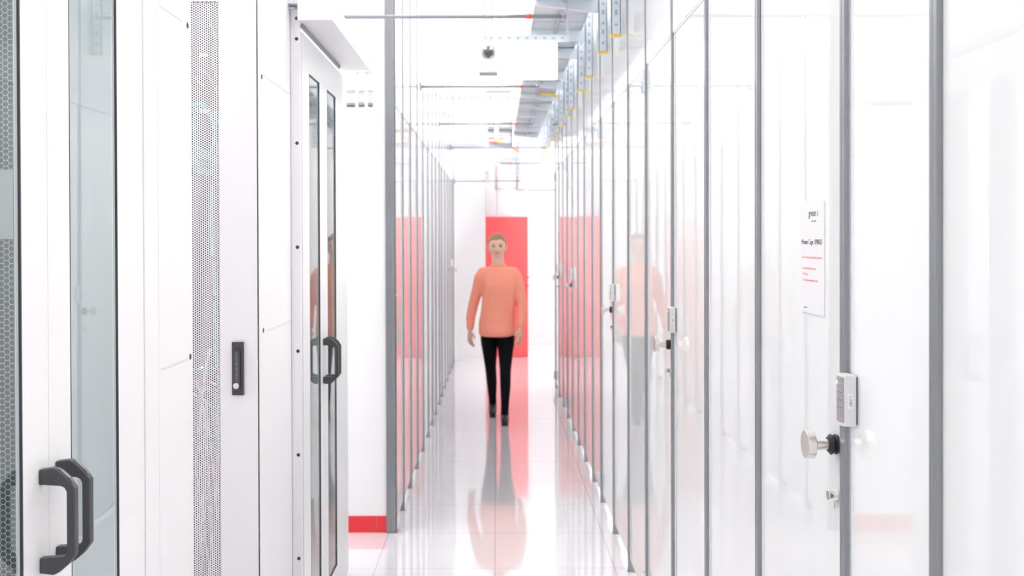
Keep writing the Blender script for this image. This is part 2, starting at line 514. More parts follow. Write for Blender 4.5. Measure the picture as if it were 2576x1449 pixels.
R = [1.4665, 1.855, 2.473, 3.083, 3.68, 4.33, 4.914, 5.55, 6.215, 6.75, 7.367, 7.948, 8.548, 9.17, 9.765, 10.38, 11.01]
DOORS = {1: 'first', 4: 'second', 7: 'third', 12: 'fourth', 15: 'fifth'}
GP = 'galvanised posts of the cage wall with keypads'
for i, Y in enumerate(R):
    if i == 0: l = 'wide galvanised steel post beside the large keypad, first post of the glossy wall'
    elif i == 1: l = 'galvanised steel post between the large labelled keypad and the door with a paper notice'
    elif i == 2: l = 'galvanised steel post on the hinge side of the door with a paper notice'
    elif i in DOORS: l = f'thin galvanised post beside the {DOORS[i]} keypad of the glossy wall'
    else: l = f'thin galvanised steel post, {ORD[i - 3]} one beyond the door with the paper notice'
    cage_post(1, Y, l, GP)
panel(1, 0.2, R[0], 'broad glossy white cage panel before the first steel post', 'glossy cage panels', edge=False)
upper(1, 0.2, R[0], 'white upper panel above the broad glossy panel at the start of the wall', 'upper panels with keypads below', )
for i in range(len(R) - 1):
    a, b_ = R[i] + 0.0037, R[i + 1]
    if i in DOORS:
        n = DOORS[i]
        l = 'glossy white cage door with round steel knob and the readable paper notice' if i == 1 else f'glossy white cage door with steel knob beyond the {n} keypad of the wall'
        cage_door(R[i] + 0.0037, b_, l, group='cage doors')
    else:
        l = 'narrow glossy white panel carrying the large labelled keypad' if i == 0 else f'glossy white cage panel, {ORD[i - 2] if i >= 2 else ""} bay past the door with the paper notice'
        panel(1, a, b_, l, 'glossy cage panels')
    upper(1, a, b_, f'white upper panel above the {ORD[i]} bay of the wall with keypads', 'upper panels with keypads below')
for i, n in DOORS.items():
    l = 'large pale keypad labelled L:5387 beside the paper notice door' if i == 1 else f'small pale grey keypad, {n} along the glossy cage wall'
    keypad(R[i], l, big=(i == 1), group='cage keypads')
# added low boards behind the posts, stopping lamp light through the foot gaps
struct(MB().box(0.715, 0.73, 0.2, 11.05, 0, 0.10).build('gap_light_stop_1', 'white_paint'))
struct(MB().box(-0.645, -0.63, 5.72, 13.32, 0, 0.10).build('gap_light_stop_2', 'white_paint'))
# return wall behind the end of the cage
struct(MB().box(0.66, 4.0, 11.05, 11.15, 0, TOP).build('wall_return', 'wall_white'))

# opposite cage wall
L = [6.045, 6.585, 7.145, 7.73, 8.30, 8.84, 9.36, 9.945, 10.42, 11.03, 11.63, 12.2, 12.8, 13.3]
XL = 0.562
t = thing('cage_post', (-0.59, 5.585, 0), 'broad grey steel corner post standing beside the red skirting', 'post')
b = MB(); b.box(-0.622, -0.566, 5.585, 5.588, 0.004, CEIL); b.box(-0.569, -0.566, 5.585, 5.64, 0.004, CEIL)
for x in (-0.612, -0.600, -0.588): b.box(x, x + 0.002, 5.583, 5.585, 0.004, CEIL)
b.build('upright', 'zinc', t)
MB().box(-0.624, -0.560, 5.578, 5.645, 0, 0.004).build('foot_plate', 'zinc', t)
for z in (0.315, 1.34):
    MB().lathe([(0, 0), (0, 0.007), (0.006, 0.006), (0.008, 0)], (-0.566, 5.61, z), (1, 0, 0)).build('bolt', 'strut_blue', t)
prev = 5.64
for i, Y in enumerate(L):
    cage_post(-1, Y, f'thin galvanised post, {ORD[i]} one after the corner post by the red skirting', 'galvanised posts of the cage wall by the red skirting', XF=XL)
    panel(-1, prev, Y, f'glossy white cage panel in the {ORD[i]} bay past the corner post by the red skirting', 'glossy panels past the red skirting', XP=XL + 0.0095)
    upper(-1, prev, Y, f'white upper panel in the {ORD[i]} bay past the corner post by the red skirting', 'upper panels past the red skirting', XU=XL + 0.0045)
    prev = Y + 0.0037
struct(MB().box(-0.62, -0.56, 13.33, 13.66, 0, TOP).build('wall_stub_end', 'wall_white'))
t = thing('door_lock', (-0.562, 13.28, 1.25), 'tiny steel knob at the far end of the wall by the red skirting', 'knob')
MB().lathe([(0, 0), (0, 0.010), (0.05, 0.010), (0.05, 0.027), (0.064, 0.027), (0.064, 0)], (-0.575, 12.86, 1.26), (1, 0, 0)).build('knob', 'steel', t)
t = thing('keypad', (-0.562, 12.78, 1.35), 'tiny grey keypad at the far end of the wall by the red skirting', 'keypad')
MB().box(-0.576, -0.55, 12.735, 12.79, 1.31, 1.40).build('housing', 'keypad_body', t, bevel=0.002)

# ---------------------------------------------------------------- notice on the door
ny0, ny1, nz0, nz1 = 1.992, 2.145, 1.494, 1.726
nx = 0.6582
t = thing('paper_notice', (nx, (ny0 + ny1) / 2, nz0), 'white paper notice reading Private Cage 1098025 taped on the cage door', 'notice')
MB().box(nx - 0.0012, nx + 0.0012, ny0, ny1, nz0, nz1).build('sheet', 'paper', t)


def nt_text(s, size, y, z, m, ax='LEFT', bold=0.0, sx=1.0, name='lettering'):
    return text(s, size, frame_mtx(Vector((nx - 0.0015, y, z)), (0, -1, 0), (0, 0, 1)), m, t, name, ax, sx, bold)


ym = (ny0 + ny1) / 2
nt_text('green', 0.021, ym - 0.004, nz1 - 0.023, 'ink', 'CENTER', 0.0, name='logo')
b = MB()
b.extrude_poly([Vector((nx - 0.0014, ym - 0.034, nz1 - 0.029)), Vector((nx - 0.0014, ym - 0.043, nz1 - 0.029)), Vector((nx - 0.0014, ym - 0.0385, nz1 - 0.016))], (-0.0002, 0, 0))
b.build('logo_mark', 'ink_grey', t)
nt_text('datacenter', 0.0075, ym - 0.014, nz1 - 0.039, 'ink_grey', 'CENTER', name='logo')
nt_text('Private Cage 1098025', 0.0152, ym, nz1 - 0.083, 'ink', 'CENTER', 0.0, name='heading')
nt_text('Diese Tür ist mit Ausweis und Code zu öffnen bitte', 0.0068, ym, nz1 - 0.115, 'ink_red', 'CENTER', sx=0.93)
for k, s in enumerate(('1.  Ausweis hinhalten an Leser', '2.  PIN Code', '3.  Tür öffnen innerhalb von 5 Sek.')):
    nt_text(s, 0.0075, ny1 - 0.012, nz1 - 0.138 - 0.0125 * k, 'ink_red')
nt_text('www.datacenter', 0.0035, ny1 - 0.024, nz0 + 0.011, 'ink')

# ================================================================ AISLE DOORS
def d_handle(X, Y, zc, label_none, parent, H=0.19):
    pr = [(0, H / 2), (0.026, H / 2 + 0.003), (0.036, H / 2 - 0.002), (0.052, H / 2 - 0.016), (0.0655, H / 2 - 0.034),
          (0.0655, -H / 2 + 0.034), (0.052, -H / 2 + 0.016), (0.036, -H / 2 + 0.002), (0.026, -H / 2 - 0.003), (0, -H / 2),
          (0, -H / 2 + 0.028), (0.038, -H / 2 + 0.030), (0.046, -H / 2 + 0.033), (0.050, -H / 2 + 0.041), (0.050, H / 2 - 0.041),
          (0.046, H / 2 - 0.033), (0.038, H / 2 - 0.030), (0, H / 2 - 0.028)]
    o = MB().extrude_poly([Vector((X + a, Y - 0.009, zc + c)) for a, c in pr], (0, 0.018, 0)).build('handle', 'plastic_dark', parent, bevel=0.0022)
    b = MB()
    b.extrude_poly([Vector((X + a, Y - 0.005, zc + c)) for a, c in ((0.032, H / 2 + 0.0015), (0.038, H / 2 - 0.0015), (0.054, H / 2 - 0.0158), (0.060, H / 2 - 0.0245), (0.0585, H / 2 - 0.0262), (0.050, H / 2 - 0.016), (0.034, H / 2 - 0.002))], (0, 0.010, 0))
    b.build('screw_cover', 'plastic_edge', o)
    return o


def aisle_leaf(X, Ya, Yg0, Yg1, Yb, Yh, zt, zb, label, ztop):
    """one sliding leaf: stile Ya..Yg0, glass Yg0..Yg1, stile Yg1..Yb; handle at Yh"""
    t = thing('sliding_door', (X, (Ya + Yb) / 2, 0.02), label, 'door')
    b = MB()
    b.box(X - 0.012, X, Ya, Yg0, 0.02, ztop)
    b.box(X - 0.012, X, Yg1, Yb, 0.02, ztop)
    b.box(X - 0.012, X, Yg0, Yg1, zt, ztop)
    b.box(X - 0.012, X, Yg0, Yg1, 0.02, zb)
    b.build('frame', 'frame_white', t)
    MB().box(X - 0.009, X - 0.004, Yg0 - 0.001, Yg1 + 0.001, zb - 0.001, zt + 0.001).build('glass_pane', 'glass', t)
    g = MB()
    g.box(X - 0.004, X + 0.0005, Yg1 - 0.0035, Yg1, zb, zt); g.box(X - 0.005, X + 0.0005, Yg0, Yg0 + 0.003, zb, zt)
    g.box(X - 0.005, X + 0.001, Yg0, Yg1, zt - 0.003, zt); g.box(X - 0.005, X + 0.001, Yg0, Yg1, zb, zb + 0.003)
    g.build('gasket', 'gasket', t)
    if Yh: d_handle(X, Yh, 1.138, None, t)
    return t


XN = -0.835
aisle_leaf(XN, 1.30, 1.42, 1.747, 1.849, 1.817, 2.30, 0.25, 'white sliding door leaf with honeycomb seen through its glass, big dark handle', 2.40)
aisle_leaf(XN, 1.851, 1.946, 2.192, 2.352, 1.885, 2.30, 0.25, 'white sliding door leaf whose glass mirrors the ceiling, big dark handle behind another', 2.40)
t = thing('door_jamb', (XN, 2.4, 0), 'narrow white jamb panel between the big sliding door and the rack side', 'panel')
MB().box(XN - 0.04, XN + 0.003, 2.353, 2.446, 0, 2.75).build('board', 'frame_white', t)
t = thing('door_header', (XN, 1.8, 2.41), 'white header beam above the big sliding door', 'header')
MB().box(XN - 0.06, XN, 1.28, 2.352, 2.41, 2.75).build('board', 'frame_white', t)
struct(MB().box(-1.6, XN, -1.0, 1.28, 0, 2.75).build('wall_near', 'wall_white'))

XD = -0.734
DZ = 2.44
aisle_leaf(XD, 3.775, 3.915, 4.142, 4.239, 4.213, 2.305, 0.16, 'white sliding door leaf with a narrow glass strip beside the screwed edge strip', DZ)
aisle_leaf(XD, 4.241, 4.328, 4.553, 4.90, 4.275, 2.305, 0.16, 'white sliding door leaf with narrow glass next to the white wall with red skirting', DZ)
# door frame strip with black screws
t = thing('door_post', (-0.755, 3.76, 0), 'pale grey vertical strip with a line of black screws', 'door frame')
MB().box(-0.772, -0.736, 3.745, 3.762, 0, 2.52).build('strip', 'rack_white', t, bevel=0.001)
MB().box(-0.781, -0.7725, 3.748, 3.762, 0, 2.50).build('edge_profile', 'zinc', t)
for k in range(8):

    if k < 7: MB().lathe([(0, 0), (0, 0.0068), (0.0015, 0.0058), (0.002, 0)], (-0.7485, 3.745, 2.408 - 0.392 * k), (0, -1, 0), seg=20).build('screw', 'gasket', t)
MB().lathe([(0, 0), (0, 0.0068), (0.0015, 0.0058), (0.002, 0)], (-0.7485, 3.745, 2.485), (0, -1, 0), seg=20).build('screw', 'gasket', t)
# canopy over the door
t = thing('door_operator_box', (-0.67, 4.2, 2.468), 'white box-shaped door drive housing jutting out above the narrow sliding doors', 'door drive')
b = MB(); b.box(-0.736, -0.606, 3.70, 4.80, 2.468, 2.545); b.build('housing', 'rack_white', t, bevel=0.0015)
b = MB(); b.box(-0.79, -0.736, 3.70, 3.76, 2.53, 2.545); b.box(-0.79, -0.782, 3.70, 3.78, 2.455, 2.545); b.box(-0.79, -0.736, 3.76, 4.9, 2.545, 2.55)
b.build('bracket', 'tray_grey', t)
MB().box(-0.780, -0.742, 3.775, 4.85, 2.500, 2.528).build('drive_rail', 'tray_dark', t)
MB().box(-0.735, -0.727, 3.76, 4.66, 2.452, 2.4675).build('brush_seal', 'tray_dark', t)
b = MB(); b.tube([(-0.78, 3.768, 2.505), (-0.765, 3.765, 2.513), (-0.75, 3.768, 2.503)], 0.004, 'black'); b.tube([(-0.747, 3.768, 2.49), (-0.746, 3.765, 2.515)], 0.003, 'cable_blue')
b.build('drive_cable', None, t)
MB().box(-0.609, -0.604, 4.795, 4.803, 2.50, 2.525).build('end_clip', 'tray_dark', t)

# ================================================================ RACKS
# near rack: its side shows
t = thing('server_rack', (-1.2, 2.6, 0), 'white server rack side with a dark screw and slot, beside the big sliding door', 'server rack')
b = MB(); b.box(-1.60, XN + 0.0, 2.470, 2.728, 0, 2.75); b.build('cabinet', 'white_paint', t)
MB().box(XN, XN + 0.004, 2.4468, 2.716, 0.02, 2.74).build('side_panel', 'white_paint', t, bevel=0.001)
MB().box(-1.60, -1.178, 2.448, 2.462, 0.02, 2.74).build('front_backing', 'cell_grey', t)
b = MB(); b.box(-1.165, XN - 0.003, 2.448, 2.462, 0.02, 2.74); b.build('front_stile', 'interior_grey', t)
# honeycomb door face
b = MB(); p = 0.0144; R_ = p / math.sqrt(3)
for c in range(14):
    for r in range(150):
        cx = -1.185 - c * R_ * 1.5; cz = 0.35 + r * p + (p / 2 if c % 2 else 0)
        if not (0.3 < cz < 2.45) or (1.66 < cz < 1.82): continue
        o = [Vector((cx + R_ * math.cos(k * PI / 3), 2.430, cz + R_ * math.sin(k * PI / 3))) for k in range(6)]
        q = [Vector((cx + R_ * 0.84 * math.cos(k * PI / 3), 2.430, cz + R_ * 0.84 * math.sin(k * PI / 3))) for k in range(6)]
        for k in range(6):
            b.poly([o[k], o[(k + 1) % 6], q[(k + 1) % 6], q[k]])
b.build('honeycomb_door', 'honeycomb', t)
MB().box(-1.60, -1.180, 2.428, 2.432, 1.655, 1.825).build('name_band', 'honeycomb', t)


def side_marks(X, t, Ya, Yb, screws, seams):
    for (y, z) in screws:
        b = MB(); b.lathe([(0, 0), (0, 0.0085), (0.0012, 0.0078), (0.0016, 0)], (X, y, z), (1, 0, 0), seg=20)
        o = b.build('quarter_turn_lock', 'plastic_edge', t)
        MB().box(X + 0.0012, X + 0.0022, y - 0.002, y + 0.002, z - 0.0055, z + 0.0055).build('lock_slot', 'black', o)
    for (y0, y1, z) in seams:
        MB().box(X + 0.0002, X + 0.0012, y0, y1, z - 0.0022, z + 0.0022).build('seam_groove', 'key_mark', t)


side_marks(XN + 0.004, t, 2.46, 2.72, [(2.695, 1.335), (2.685, 2.23)], [(2.462, 2.665, 1.333), (2.462, 2.64, 2.233)])

# far rack: front face with perforated field, and side
t = thing('server_rack', (-1.15, 3.5, 0), 'white server rack with perforated door, teal cables behind it and a black swing handle', 'server rack')
XR = -0.775
b = MB()
b.box(-1.60, XR, 3.66, 3.742, 0, 2.55)           # back
b.box(-1.60, XR, 3.27, 3.66, 2.50, 2.55); b.box(-1.60, XR, 3.27, 3.66, 0, 0.03)
b.box(-1.60, -1.56, 3.27, 3.66, 0.03, 2.50); b.box(-0.80, XR, 3.27, 3.66, 0.03, 2.50)
b.build('cabinet', 'rack_white', t)
MB().box(-1.56, -0.80, 3.62, 3.66, 0.03, 2.50).build('interior_back', 'interior', t)
MB().box(-0.802, -0.800, 3.27, 3.62, 0.03, 2.50).build('interior_side', 'interior', t)
MB().box(XR, XR + 0.003, 3.235, 3.742, 0.02, 2.54).build('side_panel', 'white_paint', t, bevel=0.001)
MB().box(XR + 0.003, XR + 0.0032, 3.226, 3.230, 0.02, 2.54).build('side_seal', 'gasket', t)
# door: perforated field from x = -1.13 to -0.8925
FY = 3.21
PX1 = at(552.5, 700, FY).x
b = MB()
b.box(PX1, XR + 0.001, FY, FY + 0.010, 0.02, 2.545)
b.box(-1.60, PX1, FY, FY + 0.018, 2.421, 2.545)
b.box(-1.60, PX1 - 24 * 0.00676, FY, FY + 0.018, 0.02, 2.421)
dr = b.build('door', 'rack_white', t, bevel=0.0008)
p = 0.00784; cw = p * 0.8660; Ro = p / math.sqrt(3); ri = 0.00238; NS = 12
b = MB(); bm = b.bm
for c in range(24):
    for r in range(306):
        cx = PX1 - 0.0042 - c * cw; cz = 2.4165 - r * p - (p / 2 if c % 2 else 0)
        if cz < 0.03: continue
        ov, iv = [], []
        for k in range(NS):
            a = k * 2 * PI / NS
            # distance to hexagon edge (pointy in x)
            ka = (a + PI / 6) % (PI / 3) - PI / 6
            ka = (a % (PI / 3)) - PI / 6
            rr = (p / 2) / math.cos(ka)
            ov.append(bm.verts.new((cx + rr * math.cos(a), FY, cz + rr * math.sin(a))))
            iv.append(bm.verts.new((cx + ri * math.cos(a), FY, cz + ri * math.sin(a))))
        for k in range(NS):
            bm.faces.new((ov[k], ov[(k + 1) % NS], iv[(k + 1) % NS], iv[k]))
pf = b.build('perforated_sheet', 'rack_white', t)
so = pf.modifiers.new('thick', 'SOLIDIFY'); so.thickness = 0.0012; so.offset = 1
# swing handle
sh = thing('x', (0, 0, 0), None, None); bpy.data.objects.remove(sh)
hx0, hx1 = at(585.5, 926, FY).x, at(614.5, 926, FY).x
hz1, hz0 = at(600, 860, FY).z, at(600, 993, FY).z
hm = (hx0 + hx1) / 2
o = MB().box(hx0, hx1, FY - 0.012, FY, hz0, hz1).build('swing_handle', 'plastic_dark', t, bevel=0.0015)
b = MB(); pts = []
for k in range(13):
    a = PI * k / 12; pts.append(Vector((hm - 0.0015 + 0.0122 * math.cos(a), FY - 0.0122, hz1 - 0.032 + 0.0122 * math.sin(a))))
pts += [Vector((hm - 0.0137, FY - 0.0122, hz0 + 0.02)), Vector((hm + 0.0107, FY - 0.0122, hz0 + 0.02))]
MB().extrude_poly(pts, (0, -0.0006, 0)).build('recess', 'black', o)
pts = []
for k in range(13):
    a = PI * k / 12; pts.append(Vector((hm - 0.0015 + 0.0108 * math.cos(a), FY - 0.0126, hz1 - 0.032 + 0.0108 * math.sin(a))))
pts += [Vector((hm - 0.0120, FY - 0.0126, hz0 + 0.012)), Vector((hm + 0.0090, FY - 0.0126, hz0 + 0.012))]
lv = MB().extrude_poly(pts, (0, -0.006, 0)).build('lever', 'plastic_dark', o, bevel=0.002)
MB().box(hm - 0.0065, hm + 0.0035, FY - 0.0192, FY - 0.018, hz0 + 0.045, hz1 - 0.032).build('grip_inset', 'plastic_edge', lv, bevel=0.0005)
for k in range(3):
    MB().lathe([(0, 0), (0, 0.0030), (0.001, 0.0024), (0.001, 0)], (hm - 0.0012, FY - 0.0192, hz1 - 0.069 - 0.0178 * k), (0, -1, 0), seg=16).build('dial', 'keypad_key', lv)
MB().lathe([(0, 0), (0, 0.0092), (0.004, 0.0092), (0.005, 0.008), (0.005, 0.0)], (hm - 0.0025, FY - 0.0186, hz0 + 0.031), (0, -1, 0), seg=28).build('key_cylinder', 'chrome', o)
side_marks(XR + 0.003, t, 3.25, 3.74, [(3.290, 1.352), (3.283, 2.19)], [(3.335, 3.735, 1.347), (3.30, 3.735, 2.20)])

# cables inside the far rack, each bundle its own thing
def cable(pts, r, m, label, Y=3.238, name='network_cable', group='cables behind the perforated rack door', cat='cable', n=1, spread=0.0):
    P = []
    for q in pts:
        yy = q[2] if len(q) > 2 else Y
        P.append(at(q[0], q[1], yy))
    # smooth through the points
    S = []
    for i in range(len(P) - 1):
        p0 = P[max(i - 1, 0)]; p1 = P[i]; p2 = P[i + 1]; p3 = P[min(i + 2, len(P) - 1)]
        for k in range(6):
            u = k / 6
            S.append(0.5 * ((2 * p1) + (-p0 + p2) * u + (2 * p0 - 5 * p1 + 4 * p2 - p3) * u * u + (-p0 + 3 * p1 - 3 * p2 + p3) * u ** 3))
    S.append(P[-1])
    b = MB(); b.tube(S, r, m, 8)
    return tag(b.build(name), label, cat, group)


teal_runs = [
    ([(470, 268), (510, 262), (535, 300), (541, 340), (530, 385), (500, 372), (475, 368)], 'teal cable looping widest behind the upper perforated field'),
    ([(470, 285), (505, 278), (550, 305), (553, 360), (540, 395), (500, 385), (470, 382)], 'teal cable looping just inside the widest teal loop'),
    ([(494, 262), (489, 300), (490, 340), (492, 400), (505, 420), (530, 438)], 'teal cable hanging straight along the screened edge of the loops'),
    ([(470, 395), (505, 396), (535, 402), (560, 398)], 'level teal cable crossing just under the loops'),
    ([(470, 406), (505, 409), (535, 415), (560, 405)], 'second level teal cable crossing under the loops'),
    ([(470, 416), (505, 420), (530, 428), (560, 416)], 'third level teal cable crossing under the loops'),
    ([(470, 427), (500, 430), (528, 440), (535, 425), (545, 395)], 'teal cable curling at the foot of the loop bundle'),
    ([(505, 255), (520, 285), (550, 282)], 'short teal cable end above the white tie'),
]
for pts, l in teal_runs:
    cable(pts, 0.0062, 'teal', l, Y=3.236 + 0.0135 * teal_runs.index((pts, l)))
for pts, l, r in (([(534, 468), (533, 560), (537, 645)], 'thick straight teal bundle, topmost of the vertical run', 0.0075),
                  ([(539, 657), (540, 700), (542, 745)], 'thick straight teal bundle in the middle of the vertical run', 0.0075),
                  ([(543, 757), (544, 850), (547, 925)], 'thick long teal bundle, third of the vertical run', 0.008),
                  ([(550, 942), (551, 1010), (552, 1090), (550, 1160)], 'teal bundle at the bottom of the vertical run', 0.006)):
    cable(pts, r, 'teal', l)
for i, (x0, y0, x1, y1, x2, y2) in enumerate(((505, 1085, 520, 1160, 512, 1290), (532, 1020, 545, 1130, 548, 1260), (512, 1060, 530, 1110, 550, 1150), (517, 1350, 513, 1390, 506, 1440), (487, 930, 520, 925, 556, 930), (500, 1120, 492, 1180, 500, 1300))):
    cable([(x0, y0), (x1, y1), (x2, y2)], 0.0032, 'teal', f'thin teal patch cable in the lower tangle, {ORD[i]} from the top light', Y=3.242)
rnd = random.Random(3)
mats = ['cable_white', 'cable_white', 'cable_grey', 'cable_blue', 'cable_red', 'cable_white', 'cable_white', 'cable_grey']
names = {'cable_white': 'white', 'cable_grey': 'grey', 'cable_blue': 'dark blue', 'cable_red': 'red'}
cable([(529, 876), (518, 930), (508, 1010), (502, 1090)], 0.0048, 'cable_white', 'thick white cable slanting across the top of the lower tangle', Y=3.226)
cable([(485, 947), (505, 960), (530, 980), (556, 990)], 0.0032, 'cable_red', 'bright red cable slanting down at the top of the tangle', Y=3.225)
cable([(485, 937), (520, 941), (556, 934)], 0.0034, 'cable_blue', 'dark blue cable lying level at the top of the tangle', Y=3.232)
cable([(475, 968), (510, 975), (556, 985)], 0.0036, 'cable_white', 'white cable lying nearly level under the bright red one', Y=3.242)
for i in range(34):
    m = mats[i % 8]
    if i < 14:
        x0 = rnd.uniform(480, 545); y0 = rnd.uniform(955, 1010)
        pts = [(x0, y0), (x0 + rnd.uniform(-8, 22), y0 + rnd.uniform(60, 120)), (x0 + rnd.uniform(-5, 35), y0 + rnd.uniform(190, 300))]
    elif i < 26:
        x0 = rnd.uniform(480, 540); y0 = rnd.uniform(1140, 1250)
        pts = [(x0, y0), (x0 + rnd.uniform(-14, 20), y0 + rnd.uniform(60, 110)), (x0 + rnd.uniform(-10, 25), y0 + rnd.uniform(180, 300))]
    else:
        y0 = rnd.uniform(960, 1120); pts = [(478, y0), (515, y0 + rnd.uniform(-5, 25)), (556, y0 + rnd.uniform(5, 60))]
    cable(pts, rnd.uniform(0.0019, 0.0034), m, f'thin {names[m]} patch cable tangled behind the lower half of the perforated door', Y=rnd.uniform(3.226, 3.262),
          group=f'{names[m]} patch cables of the rack tangle')
for i, pts in enumerate(([(532, 60), (540, 100), (536, 150), (545, 200)], [(524, 10), (530, 60), (545, 95)], [(490, 190), (500, 205), (512, 215)], [(505, 175), (525, 190), (545, 230)])):
    cable(pts, 0.004, 'cable_grey', f'grey cable behind the top of the perforated door, {ORD[i]} of four', Y=3.33)
for i, (x, y, ww) in enumerate(((522, 144, 22), (524, 284, 22))):
    p = at(x, y, 3.265)
    tag(MB().box(p.x - ww * 0.00065, p.x + ww * 0.00065, 3.224, 3.230, p.z - 0.006, p.z + 0.006).build('cable_tie', 'cable_white'), ('white cable tie above the teal loops' if i == 0 else 'white cable tie across the teal loops'), 'cable tie', 'cable ties in the rack')
MB_ = MB(); p = at(517, 920, 3.26); MB_.box(p.x - 0.003, p.x + 0.003, 3.218, 3.222, p.z - 0.003, p.z + 0.003)
tag(MB_.build('status_light', 'led_green'), 'tiny green status light behind the perforated rack door', 'indicator light')
# equipment front inside, dark with grey rails
t2 = thing('network_switch', (-0.98, 3.45, 0.6), 'dark rack equipment behind the perforated door with grey rail', 'network equipment')
MB().box(-1.5, -0.90, 3.40, 3.60, 0.2, 1.25).build('chassis', 'interior', t2)
MB().box(-0.893, -0.882, 3.34, 3.352, 0.1, 2.48).build('rail', 'cable_grey', t2)

# ================================================================ CEILING SERVICES
BZ = 2.78
def bar(Y, x0, x1, z, r, ring, label, flange=True):
    t = thing('ceiling_pipe', (x0, Y, z), label, 'pipe', 'thin dark pipes crossing the corridor')
    MB().tube([(x0, Y, z), (x1, Y, z)], r).build('pipe', 'bar_grey', t)
    MB().tube([(x1 - 0.022, Y, z), (x1 + 0.002, Y, z)], r * 1.3).build('end_cap', 'bar_grey', t)
    if ring is not None:
        MB().tube([(ring - 0.014, Y, z), (ring + 0.014, Y, z)], r * 1.25).build('red_collar', 'red_plastic', t)
    if flange:
        MB().box(x0 - 0.006, x0 + 0.006, Y - 0.03, Y + 0.03, z - 0.03, z + 0.03).build('wall_flange', 'bar_grey', t)
    return t


bar(5.04, -1.02, 0.357, BZ, 0.0100, 0.170, 'dark grey pipe crossing the corridor highest in view, red collar near its end', False)
bar(7.34, -0.553, 0.32, BZ, 0.0092, 0.190, 'dark pipe with red collar crossing below the dome camera')
bar(9.70, -0.553, 0.365, BZ, 0.0092, 0.200, 'third dark pipe with red collar crossing the corridor')
bar(12.20, -0.553, 0.62, BZ, 0.0085, 0.215, 'fourth dark pipe with red collar over the orange cables')
bar(13.55, 0.06, 0.60, 2.69, 0.011, 0.195, 'short dark pipe with red collar deep in the corridor', False)
bar(13.4, -0.553, 0.33, 2.442, 0.008, None, 'lowest thin pipe deep in the corridor above the person')
bar(9.72, 0.56, 0.66, BZ, 0.011, None, 'short dark pipe stub on the wall with keypads', False)

def strut(name, x, Y, zb, wd, label, group, cat='strut', arm=None, zt=CEIL):
    t = thing(name, (x, Y, zb), label, cat, group)
    b = MB()
    b.box(x - wd / 2, x + wd / 2, Y, Y + 0.004, zb, zt, 'strut_blue')
    b.box(x - wd / 2, x - wd / 2 + 0.004, Y, Y + 0.03, zb, zt, 'strut_blue')
    b.box(x + wd / 2 - 0.004, x + wd / 2, Y, Y + 0.03, zb, zt, 'strut_blue')
    z = zb + 0.04; k = 0
    while z < min(zt - 0.05, zb + 1.2):
        hh = 0.014 if k % 2 == 0 else 0.028
        b.box(x - wd * 0.13, x + wd * 0.16, Y - 0.0008, Y, z, z + hh, 'slot_dark')
        z += 0.056; k += 1
    b.build('upright', None, t)
    MB().box(x - wd / 2 - 0.003, x + wd / 2 + 0.003, Y - 0.003, Y + 0.034, zb - 0.012, zb).build('end_cap', 'yellow', t)
    if arm:
        a = MB(); x0, x1, z = arm
        a.extrude_poly([Vector((x0, Y + 0.004, z)), Vector((x0, Y + 0.004, z - 0.03)), Vector((x1, Y + 0.004, z - 0.075)), Vector((x1, Y + 0.004, z))], (0, 0.028, 0))
        a.build('bracket_arm', 'strut_blue', t)
    return t


U = [5.10, 5.72, 6.57, 7.18, 8.16, 8.66, 9.40, 10.06, 10.80, 11.50, 12.20, 12.9, 13.5]
TZ = 3.03
for i, Y in enumerate(U):
    strut('tray_hanger', 0.618, Y, 2.733 - (0.03 if i == 0 else 0), 0.050, f'pale slotted hanger with yellow foot cap, {ORD[i]} in the line under the cable tray', 'slotted hangers with yellow caps', 'hanger', arm=(0.235, 0.593, TZ - 0.001))
t = thing('cable_tray', (0.4, 8, TZ), 'long pale grey cable tray hung above the corridor beside the slotted hangers', 'cable tray')
for x in (0.232, 0.566):
    MB().box(x, x + 0.004, 4.3, 13.3, TZ, TZ + 0.06).build('side_rail', 'tray_grey', t)
b = MB()
b.box(0.236, 0.566, 4.3, 13.3, TZ + 0.008, TZ + 0.012)
b.build('bottom_sheet', 'tray_grey', t)
for k in range(41):
    y = 4.35 + k * 0.22
    MB().box(0.236, 0.566, y, y + 0.02, TZ, TZ + 0.008).build('rung', 'tray_grey', t)
b = MB(); b.tube([(0.40, 4.3, TZ - 0.012), (0.395, 7, TZ - 0.013), (0.40, 13.3, TZ - 0.012)], 0.010, 'cable_grey'); 
tag(b.build('conduit'), 'thin grey conduit running under the long cable tray', 'conduit')
# orange cable over the arm
b = MB(); b.tube([(0.40, 9.25, TZ - 0.014), (0.50, 9.22, TZ - 0.030), (0.57, 9.20, TZ - 0.055)], 0.012)
tag(b.build('loose_cable', 'yellow'), 'short orange yellow cable drooping from the long cable tray', 'cable')

# cross trays further down
def cross(Y, x0, x1, z, hgt, label, m='tray_grey', rungm='cable_white'):
    t = thing('cross_tray', (x0, Y, z), label, 'cable tray', 'trays crossing the corridor')
    MB().box(x0, x1, Y, Y + 0.004, z, z + hgt).build('side_rail', m, t)
    MB().box(x0, x1, Y + 0.3, Y + 0.304, z, z + hgt).build('side_rail', m, t)
    for xx in (x0 + 0.04, x1 - 0.04):
        MB().box(xx, xx + 0.008, Y + 0.14, Y + 0.148, z + 0.006, CEIL).build('drop_rod', 'zinc_light', t)
    n = max(3, int((x1 - x0) / 0.06))
    for k in range(n):
        x = x0 + (k + 0.3) * (x1 - x0) / n
        MB().box(x, x + 0.02, Y + 0.004, Y + 0.3, z, z + 0.008).build('rung', rungm, t)
    return t


